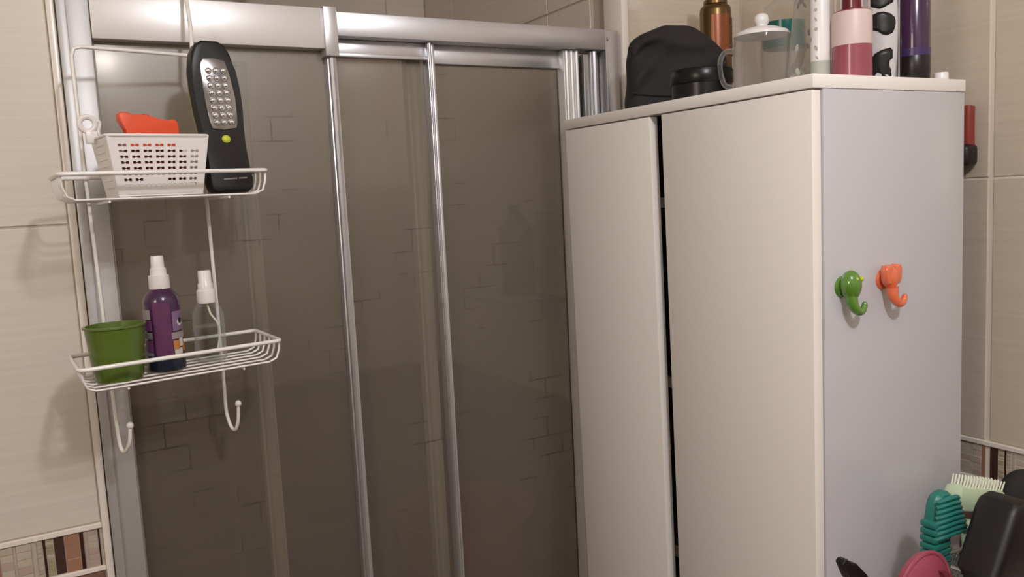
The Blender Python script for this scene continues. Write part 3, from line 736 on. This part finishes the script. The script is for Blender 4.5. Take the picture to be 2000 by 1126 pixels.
bmesh.ops.delete(b, geom=[f for f in b.faces if f.calc_center_median().x < .0222], context='FACES')
o = obj('side_seam', b, M['alu'], t); sm = o.modifiers.new('thick', 'SOLIDIFY'); sm.thickness = .001; sm.offset = 0
# purple tall bottle
t = thing('bottle', 'tall dark purple bottle at the right end of the cabinet top', 'bottle', (1.056, .7305, ZC))
b = B(); lathe(b, [(0, .0), (.0195, .0), (.0208, .002), (.0208, .034), (.0206, .0345), (0, .0345)], 32, cap0=False, cap1=False); obj('bottle_base', b, M['black_purple'], t)
b = B(); lathe(b, [(.0209, .034), (.0210, .044)], 32); obj('violet_band', b, M['violet'], t)
b = B(); lathe(b, [(.0207, .0438), (.0205, .150), (.017, .158), (0, .160)], 32, cap0=True, cap1=False); obj('bottle_body', b, M['purple'], t)
b = B(); lathe(b, [(.010, .158), (.011, .160), (.011, .178), (0, .179)], 24, cap1=False); obj('cap', b, M['black_purple'], t)
# small white cap
b = B(); lathe(b, [(0, 0), (.0088, 0), (.0096, .001), (.0096, .0105), (.0088, .0118), (0, .012)], 24, cap0=False, cap1=False)
o = obj('loose_cap', b, M['wplastic']); o.location = (1.0935, .7155, ZC); tag(o, 'small white plastic cap at the right end of the cabinet top', 'loose cap')

# ------------------------------------------------------------------ hanging thing on the right wall behind the cabinet
t = thing('wall_brush', 'red and black handled tool hanging on the tiled wall behind the cabinet', 'brush', (XR, .788, 1.60))
b = B(); tube(b, smoothpath([(-.014, -.018, .052), (-.015, -.018, .04), (-.015, -.018, .01), (-.014, -.018, -.01)], 5), [.006]+[.0095]*14+[.008], 12); obj('red_handle', b, M['red_dark'], t)
b = B(); box(b, -.034, -.003, -.030, .012, -.040, -.006, .008, seg=3); obj('black_head', b, M['black'], t)
b = B(); tube(b, [(-.001, -.018, .045), (-.014, -.018, .045)], .003, 8); obj('peg', b, M['black'], t)

# ------------------------------------------------------------------ brushes, hair dryer and basket on the counter at lower right
b = B(); box(b, .74, XR-.003, .30, .676, .0, .93, .004); o = obj('counter', b, M['white_lam']); tag(o, 'low white counter beside the tall cabinet below the hair tools', 'counter')
ZK = .9305
bk = thing('mesh_basket', 'silver wire mesh basket under the black hair dryer', 'basket', (1.055, .642, ZK))
b = B()
bx0, bx1, by0, by1, bh = -.042, .060, -.026, .026, .098
def wireline(a, c): tube(b, [a, c], .0009, 5)
step = .0085
def net(pfun, L_, H_):
    n = int(L_/step); mz = int(H_/step)
    for i in range(-mz, n+1):
        s0, z0 = i*step, 0.0; s1, z1 = s0+H_, H_
        if s0 < 0: z0 = -s0; s0 = 0
        if s1 > L_: z1 -= s1-L_; s1 = L_
        if s1 > s0+.002:
            wireline(pfun(s0, z0), pfun(s1, z1)); wireline(pfun(L_-s0, z0), pfun(L_-s1, z1))
net(lambda s, z: (bx0+s, by0, z+.001), bx1-bx0, bh); net(lambda s, z: (bx0, by0+s, z+.001), by1-by0, bh)
net(lambda s, z: (bx0+s, by1, z+.001), bx1-bx0, bh); net(lambda s, z: (bx1, by0+s, z+.001), by1-by0, bh)
o = obj('wire_mesh', b, M['steel'], bk, smooth=False); o['kind'] = 'stuff'
b = B(); tube(b, [(x, y, bh) for x, y in rrect(bx0, bx1, by0, by1, .012)], .0025, 8, closed=True); obj('rim', b, M['steel'], bk)
b = B(); box(b, bx0, bx1, by0, by1, 0, .002); obj('base', b, M['steel'], bk)
# teal ribbed brush/clip
tc_ = Vector((.931, .606, ZK+.0005))
t = thing('ribbed_brush', 'turquoise ribbed plastic hair brush standing beside the white cabinet', 'brush', tuple(tc_))
for i in range(21):
    z = .004+i*.0093; lean = -.004*math.sin(i/20*2.2)
    b = B(); box(b, -.0195+lean, .0125+lean, -.010, .012, z, z+.0074, .002); obj('rib', b, M['teal'], t)
b = B(); box(b, -.018, .013, -.007, .010, .004, .196, .003); obj('spine', b, M['teal'], t)
for i in range(8):
    z = .229-.0066*i
    b = B(); x0 = -.014-.0010*i; x1 = .026+.0026*i
    pts = smoothpath([(x0, -.006, z-.007), (x0+.008, -.0125, z-.003), ((x0+x1)/2, -.0145, z-.002), (x1-.010, -.0125, z-.005), (x1, -.004, z-.013)], 5)
    tube(b, pts, .0030, 8); obj('rib', b, M['teal'], t)
b = B(); pts = smoothpath([(-.008, .004, .195), (-.002, .004, .217), (.010, .004, .220), (.024, .004, .206), (.038, .004, .178)], 5); tube(b, pts, [.010]*14+[.009, .009, .008, .007, .006, .005, .004], 10); obj('head_shell', b, M['teal'], t)
# mint brush with bristles
t = thing('hair_brush', 'pale mint green hair brush with rows of bristles', 'brush', (1.055, .642, ZK+.003))
b = B(); tube(b, [(.0, 0, 0), (-.006, 0, .12), (-.010, 0, .150)], [.006, .008, .010], 10); obj('handle', b, M['mint'], t)
hd = Matrix.Translation((.000, .0, .186)) @ Matrix.Rotation(math.radians(16), 4, 'Y')
b = B(); box(b, -.045, .062, -.014, .014, -.022, .012, .008); xf(b, hd); hb = obj('brush_head', b, M['mint'], t)
for i in range(14):
    for j in range(3):
        b = B(); x = -.036+i*.0070; tube(b, [(x, -.008+j*.008, .010), (x+.002, -.009+j*.009, .024)], [.0014, .0011], 5); xf(b, hd); obj('bristle', b, M['mint2'], hb)
# black hair dryer
t = thing('hair_dryer', 'large matt black hair dryer standing before the mesh basket', 'hair dryer', (.958, .548, ZK+.0005))
b = B(); prism(b, [(-.056, .158), (-.020, .226), (-.010, .236), (.006, .238), (.078, .206), (.150, .170), (.155, .120), (.060, .105), (-.030, .120)], -.030, .022, bev=.010); obj('barrel', b, M['black'], t)
b = B(); prism(b, [(.004, .0), (.066, .0), (.076, .115), (-.016, .125)], -.018, .014, bev=.006); obj('handle', b, M['black'], t)
# round black brush behind
b = B(); vs = blob(b, (0, 0, 0), .042, .026, .036, 24, 16)
t = thing('toiletry_pouch', 'rounded black pouch behind the hair dryer', 'pouch', (1.172, .640, ZK))
for v in b.verts: v.co = Vector((v.co.x, v.co.y, v.co.z*1.0+.163))
obj('pouch_body', b, M['cloth'], t, ang=80)
b = B(); tube(b, [(0, 0, .0), (0, 0, .135)], [.012, .014], 12); obj('handle', b, M['black'], t)
# pink round brush at the bottom
t = thing('pink_bowl', 'round pink plastic scoop standing between cabinet and turquoise brush', 'bowl', (.861, .583, ZK))
b = B(); n = 40
for k in range(1):
    r = bmesh.ops.create_uvsphere(b, u_segments=32, v_segments=16, radius=.048)
    for v in r['verts']: v.co = Vector((v.co.x, v.co.y*.30, v.co.z+.133))
obj('paddle', b, M['pink_glossy'], t, ang=60)
b = B(); tube(b, [(.047*math.cos(2*math.pi*k/36), -.004, .133+.047*math.sin(2*math.pi*k/36)) for k in range(36)], .0028, 8, closed=True); obj('edge_ring', b, M['pink_glossy'], t)
b = B(); prism(b, [(.014, .158), (.024, .156), (.036, .146), (.030, .146), (.020, .150)], -.0175, -.010); obj('slot', b, M['maroon'], t)
b = B(); tube(b, [(-.004, 0, 0), (0, 0, .09)], [.008, .009], 10); obj('handle', b, M['pink_glossy'], t)
# black handle, lower left of the cabinet side
t = thing('black_clip', 'black tapered plastic handle leaning against the cabinet side', 'handle', (.888, .632, ZK))
b = B(); prism(b, [(-.110, .172), (-.106, .1755), (-.101, .175), (-.094, .164), (-.090, .1665), (-.086, .166), (-.066, .146), (.006, .001), (-.014, .001), (-.086, .136), (-.100, .152)], -.006, .006, bev=.0015)
obj('handle_body', b, M['black'], t)

# ------------------------------------------------------------------ inside the shower, seen blurred through the panes or over the header
t = thing('rain_shower', 'chrome overhead shower behind the header rail at top left', 'shower', (.46, NY-.002, 2.06))
b = B(); tube(b, smoothpath([(0, 0, 0), (0, -.05, .01), (0, -.22, .03), (0, -.33, .02), (0, -.36, -.02)], 6), .010, 10); obj('arm', b, M['mirror'], t)
b = B(); lathe(b, [(.012, .012), (.02, .0), (.055, -.012), (.058, -.02), (0, -.021)], 28, cap1=False); xf(b, Matrix.Translation((0, -.36, -.02))); obj('head', b, M['mirror'], t)
b = B(); lathe(b, [(0, 0), (.11, 0), (.13, .01), (.15, .26), (.155, .265), (.14, .26), (.12, .02), (0, .015)], 28, cap0=False, cap1=False)
o = obj('bucket', b, M['pink_glossy']); o.location = (.74, 1.58, .62); 
b = B(); box(b, .55, .93, 1.42, 1.78, .10, .62, .01); st = obj('shower_stool', b, M['floor']); tag(st, 'dark stool inside the shower behind the frosted glass', 'stool')
tag(o, 'pink bucket behind the frosted glass of the right door', 'bucket')
b = B(); lathe(b, [(0, 0), (.035, 0), (.037, .004), (.037, .15), (.02, .175), (.012, .18), (.012, .20), (0, .20)], 24, cap0=False, cap1=False)
o = obj('shampoo_bottle', b, M['green']); o.location = (.913, 1.60, 1.33); tag(o, 'green bottle dimly seen through the right frosted pane', 'bottle')
b = B(); box(b, .84, NX1-.0005, 1.48, 1.76, 1.318, 1.3295, .002); o = obj('corner_shelf', b, M['glass']); tag(o, 'glass shelf on the shower wall behind the right pane', 'shelf')
